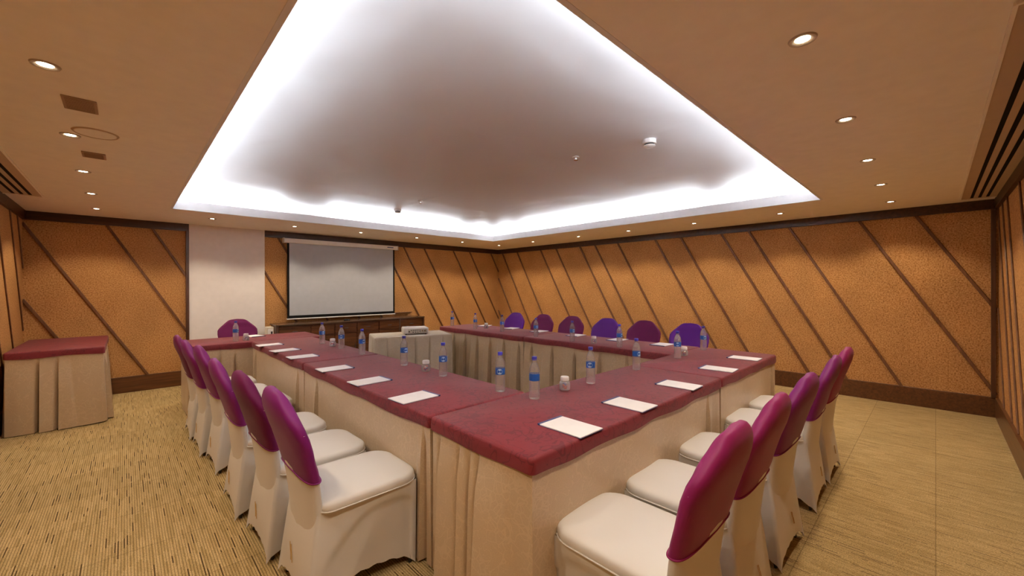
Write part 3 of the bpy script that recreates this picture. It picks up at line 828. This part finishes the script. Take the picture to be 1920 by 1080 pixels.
for i, (c, x, l) in enumerate(crr): chair(c, x, .835, R([0, 1, -1, 2, 0][i]), l, GR)
cf = [('violet', 5.16, 'violet-backed chair of the far row nearest the room corner'),
      ('plum', 4.50, 'plum-backed chair second from the room corner in the far row'),
      ('plum', 3.90, 'plum-backed chair third from the room corner in the far row'),
      ('violet', 3.27, 'bright violet-backed chair in the middle of the far row'),
      ('plum', 2.69, 'plum-backed chair beside the last violet one, second from the near end of the far row'),
      ('violet', 2.09, 'dark violet chair at the near end of the far row, widest-looking')]
for c, y, l in cf: chair(c, 4.66, y, pi/2, l, GF)
chair('plum', 1.17, 6.58, pi, 'lone plum-backed chair in front of the white column', 'lone chair at the crosswise table')

# ------------------------------------------------------------------ bottles
def make_bottle():
    t = thing('water_bottle', 'x', 'bottle', group='water bottles on the conference tables')
    prof = [(.020, .0), (.028, .002), (.0305, .008)]
    z = .012
    while z < .098:
        prof += [(.0308, z), (.0292, z+.004), (.0308, z+.008)]; z += .0105
    prof += [(.0308, .104), (.0300, .107), (.0300, .148), (.0308, .151)]
    prof += [(.0308, .158), (.0295, .162), (.0302, .166), (.0285, .176), (.0240, .192), (.0175, .206), (.0125, .216), (.0120, .222), (.0145, .224), (.0145, .227), (.0120, .228), (.0120, .236)]
    obj('body', lambda bm: lathe(bm, prof, 28), 'clear', t, True, autos=50)
    lb = obj('label', lambda bm: lathe(bm, [(.0304, .108), (.0306, .109), (.0306, .147), (.0304, .148)], 28, cap0=False, cap1=False), 'label', t, True)
    def patch(r, w0, w1, z0, z1, n=10, circ=False):
        def fn(bm):
            if circ:
                cz, rr = (z0+z1)/2, (z1-z0)/2
                c = bm.verts.new((0, -r, cz)); vs = []
                for k in range(20):
                    a = 2*pi*k/20; s = rr*cos(a)/r
                    vs.append(bm.verts.new((r*sin(s), -r*cos(s), cz+rr*sin(a))))
                for k in range(20): bm.faces.new((c, vs[k], vs[(k+1) % 20]))
            else:
                g_ = [[bm.verts.new((r*sin(a), -r*cos(a), zz)) for a in [w0+(w1-w0)*i/n for i in range(n+1)]] for zz in (z0, z1)]
                for i in range(n): bm.faces.new((g_[0][i], g_[0][i+1], g_[1][i+1], g_[1][i]))
        return fn
    obj('emblem', patch(.0309, 0, 0, .111, .145, circ=True), 'lblue', lb)
    obj('emblem_band', patch(.0312, -.36, .36, .124, .132), 'label', lb)
    obj('cap', lambda bm: lathe(bm, [(.0150, .229), (.0155, .230), (.0155, .243), (.0145, .245)], 24), 'bluecap', t, True, autos=40)
    obj('neck_ring', lambda bm: lathe(bm, [(.0140, .2245), (.0150, .226), (.0140, .2275)], 24, cap0=False, cap1=False), 'bluecap', t)
    return t
bt = [(.968, 5.852, 'water bottle on the crosswise table before the lone chair'),
      (1.64, 4.88, 'farthest water bottle on the far table of the left wing, before the first jar'),
      (1.657, 4.35, 'water bottle just after the candy jar on the far left-wing table'),
      (1.655, 3.83, 'water bottle at the seam between the two left-wing tables'),
      (1.671, 3.045, 'water bottle on the near left-wing table, before its candy jar'),
      (1.671, 2.475, 'water bottle on the near left-wing table just after its candy jar'),
      (1.680, 1.865, 'left one of the closest pair of water bottles, by the corner seam'),
      (1.711, 1.604, 'tallest-looking water bottle, on the corner table with a plain blue label side'),
      (2.253, 1.597, 'water bottle on the corner table to the right of its candy jar'),
      (2.88, 1.612, 'water bottle near the far end of the corner table before the seam'),
      (3.618, 1.616, 'water bottle on the right corner table left of its red candy jar'),
      (4.276, 1.642, 'water bottle standing before the dark violet chair at the right corner table'),
      (3.848, 2.352, 'water bottle on the right wing between the plum and bright violet chairs'),
      (3.849, 2.99, 'water bottle on the right wing in front of the third far chair'),
      (3.885, 3.613, 'water bottle on the right wing just before the table seam'),
      (3.960, 4.352, 'water bottle on the far right-wing table beside the corner-most violet chair'),
      (3.934, 4.941, 'water bottle on the far right-wing table left of the white notepad and jar'),
      (3.986, 5.628, 'farthest water bottle at the very end of the right wing')]
b0 = make_bottle()
for i, (x, y, l) in enumerate(bt):
    face = math.atan2(y, x) - pi/2 + [.9, .4, -.1, .6, .55, .05, -.1, pi, -.15, .8, .0, .55, .9, .6, .5, .3, .2, .4][i]
    if i == 0: b0.location = (x, y, TZ+.0005); b0.rotation_euler.z = face; b0['label'] = l
    else: dup(b0, (x, y, TZ+.0005), face, l)

# jars with sweets
jar = thing('candy_jar', 'x', 'jar', group='sweet jars on the tables')
obj('body', lambda bm: lathe(bm, [(.026, 0), (.032, .004), (.034, .016), (.034, .042), (.030, .052), (.024, .057), (.024, .061)], 28, cap1=False), 'glass', jar, True, autos=50)
obj('lid', lambda bm: lathe(bm, [(.026, .060), (.027, .061), (.027, .080), (.024, .085), (.010, .086)], 28), 'white', jar, True, autos=40)
def sweets(seed):
    rnd = random.Random(seed)
    def fn(bm):
        for i in range(16):
            a = rnd.uniform(0, 2*pi); r = rnd.uniform(0, .020); z = .012+rnd.uniform(0, .026)
            r_ = bmesh.ops.create_icosphere(bm, subdivisions=1, radius=.0085, matrix=Matrix.Translation((r*cos(a), r*sin(a), z)) @ Matrix.Rotation(rnd.uniform(0, 3), 4, 'X') @ Matrix.Diagonal((1.3, .8, .7, 1)))
            mi = rnd.choice((0, 0, 1, 1, 2))
            for f in {f for v in r_['verts'] for f in v.link_faces}: f.material_index = mi
    return fn
jt = [(1.075, 5.86, 'crosswise table'), (1.652, 4.59, 'far table of the left wing'), (1.676, 2.715, 'near table of the left wing'),
      (1.995, 1.61, 'corner table between the closest bottles'), (3.875, 2.70, 'near table of the right wing'), (3.79, 1.63, 'right corner table'), (4.11, 4.89, 'far table of the right wing')]
for i, (x, y, l) in enumerate(jt):
    if i == 0: jar.location = (x, y, TZ+.0005); jar['label'] = 'small clear sweet jar with white lid on the '+l
    else: dup(jar, (x, y, TZ+.0005), i*1.1, 'small clear sweet jar with white lid on the '+l)
    o = obj('wrapped_sweets', sweets(i+3), ['red', 'bluew', 'paper'], None, True, loc=(x, y, TZ+.002))
    tag(o, 'red and blue wrapped sweets inside the jar on the '+l, 'sweets', 'sweets in the jars', 'stuff')

# notepads
pad = thing('notepad', 'x', 'notepad', group='notepads at the seats')
obj('paper', lambda bm: box(bm, -.084, -.122, .001, .084, .118, .006, .0008, 1), 'paper', pad)
obj('binding', lambda bm: box(bm, -.0855, .112, .0005, .0855, .126, .0075, .001, 1), 'bluebind', pad)
obj('backing_card', lambda bm: box(bm, -.086, -.124, 0, .086, .122, .001), 'bluebind', pad)
def pads():
    L = [(1.180, 5.20, -pi/2, 'farthest notepad on the left wing'), (1.191, 4.632, -pi/2, 'second farthest notepad on the left wing'),
         (1.200, 4.092, -pi/2, 'notepad just beyond the seam of the left-wing tables'), (1.206, 3.304, -pi/2, 'notepad just before the seam of the left-wing tables'),
         (1.216, 2.692, -pi/2, 'middle notepad of the near left-wing table'), (1.225, 2.114, -pi/2, 'notepad on the left wing closest to the corner table'),
         (1.482, 1.165, 0, 'largest-looking notepad, on the near corner of the corner table'), (1.999, 1.161, 0, 'second notepad on the corner table'),
         (2.622, 1.163, 0, 'third notepad on the corner table'), (3.362, 1.178, 0, 'first notepad on the right corner table'),
         (4.031, 1.19, 0, 'last notepad on the right corner table'),
         (4.338, 2.116, pi/2, 'notepad before the near-end dark violet chair'), (4.335, 2.68, pi/2, 'notepad before the plum chair, behind the bottle'),
         (4.355, 3.32, pi/2, 'notepad before the bright violet chair'), (4.37, 4.00, pi/2, 'notepad before the third far chair, at the seam'),
         (4.375, 4.60, pi/2+.2, 'notepad before the second far chair'), (4.36, 5.22, pi/2+.45, 'skewed notepad near the end of the right wing'),
         (1.25, 6.30, pi, 'notepad on the crosswise table before the lone chair')]
    for i, (x, y, rz, l) in enumerate(L):
        rz += R([1, 7, 0, 0, 2, 3, 0, 0, 2, 3, 2, 1, 2, 6, 6, 4, 3, 14][i])
        if i == 0: pad.location = (x, y, TZ+.0005); pad.rotation_euler.z = rz; pad['label'] = l
        else: dup(pad, (x, y, TZ+.0005), rz, l)
pads()
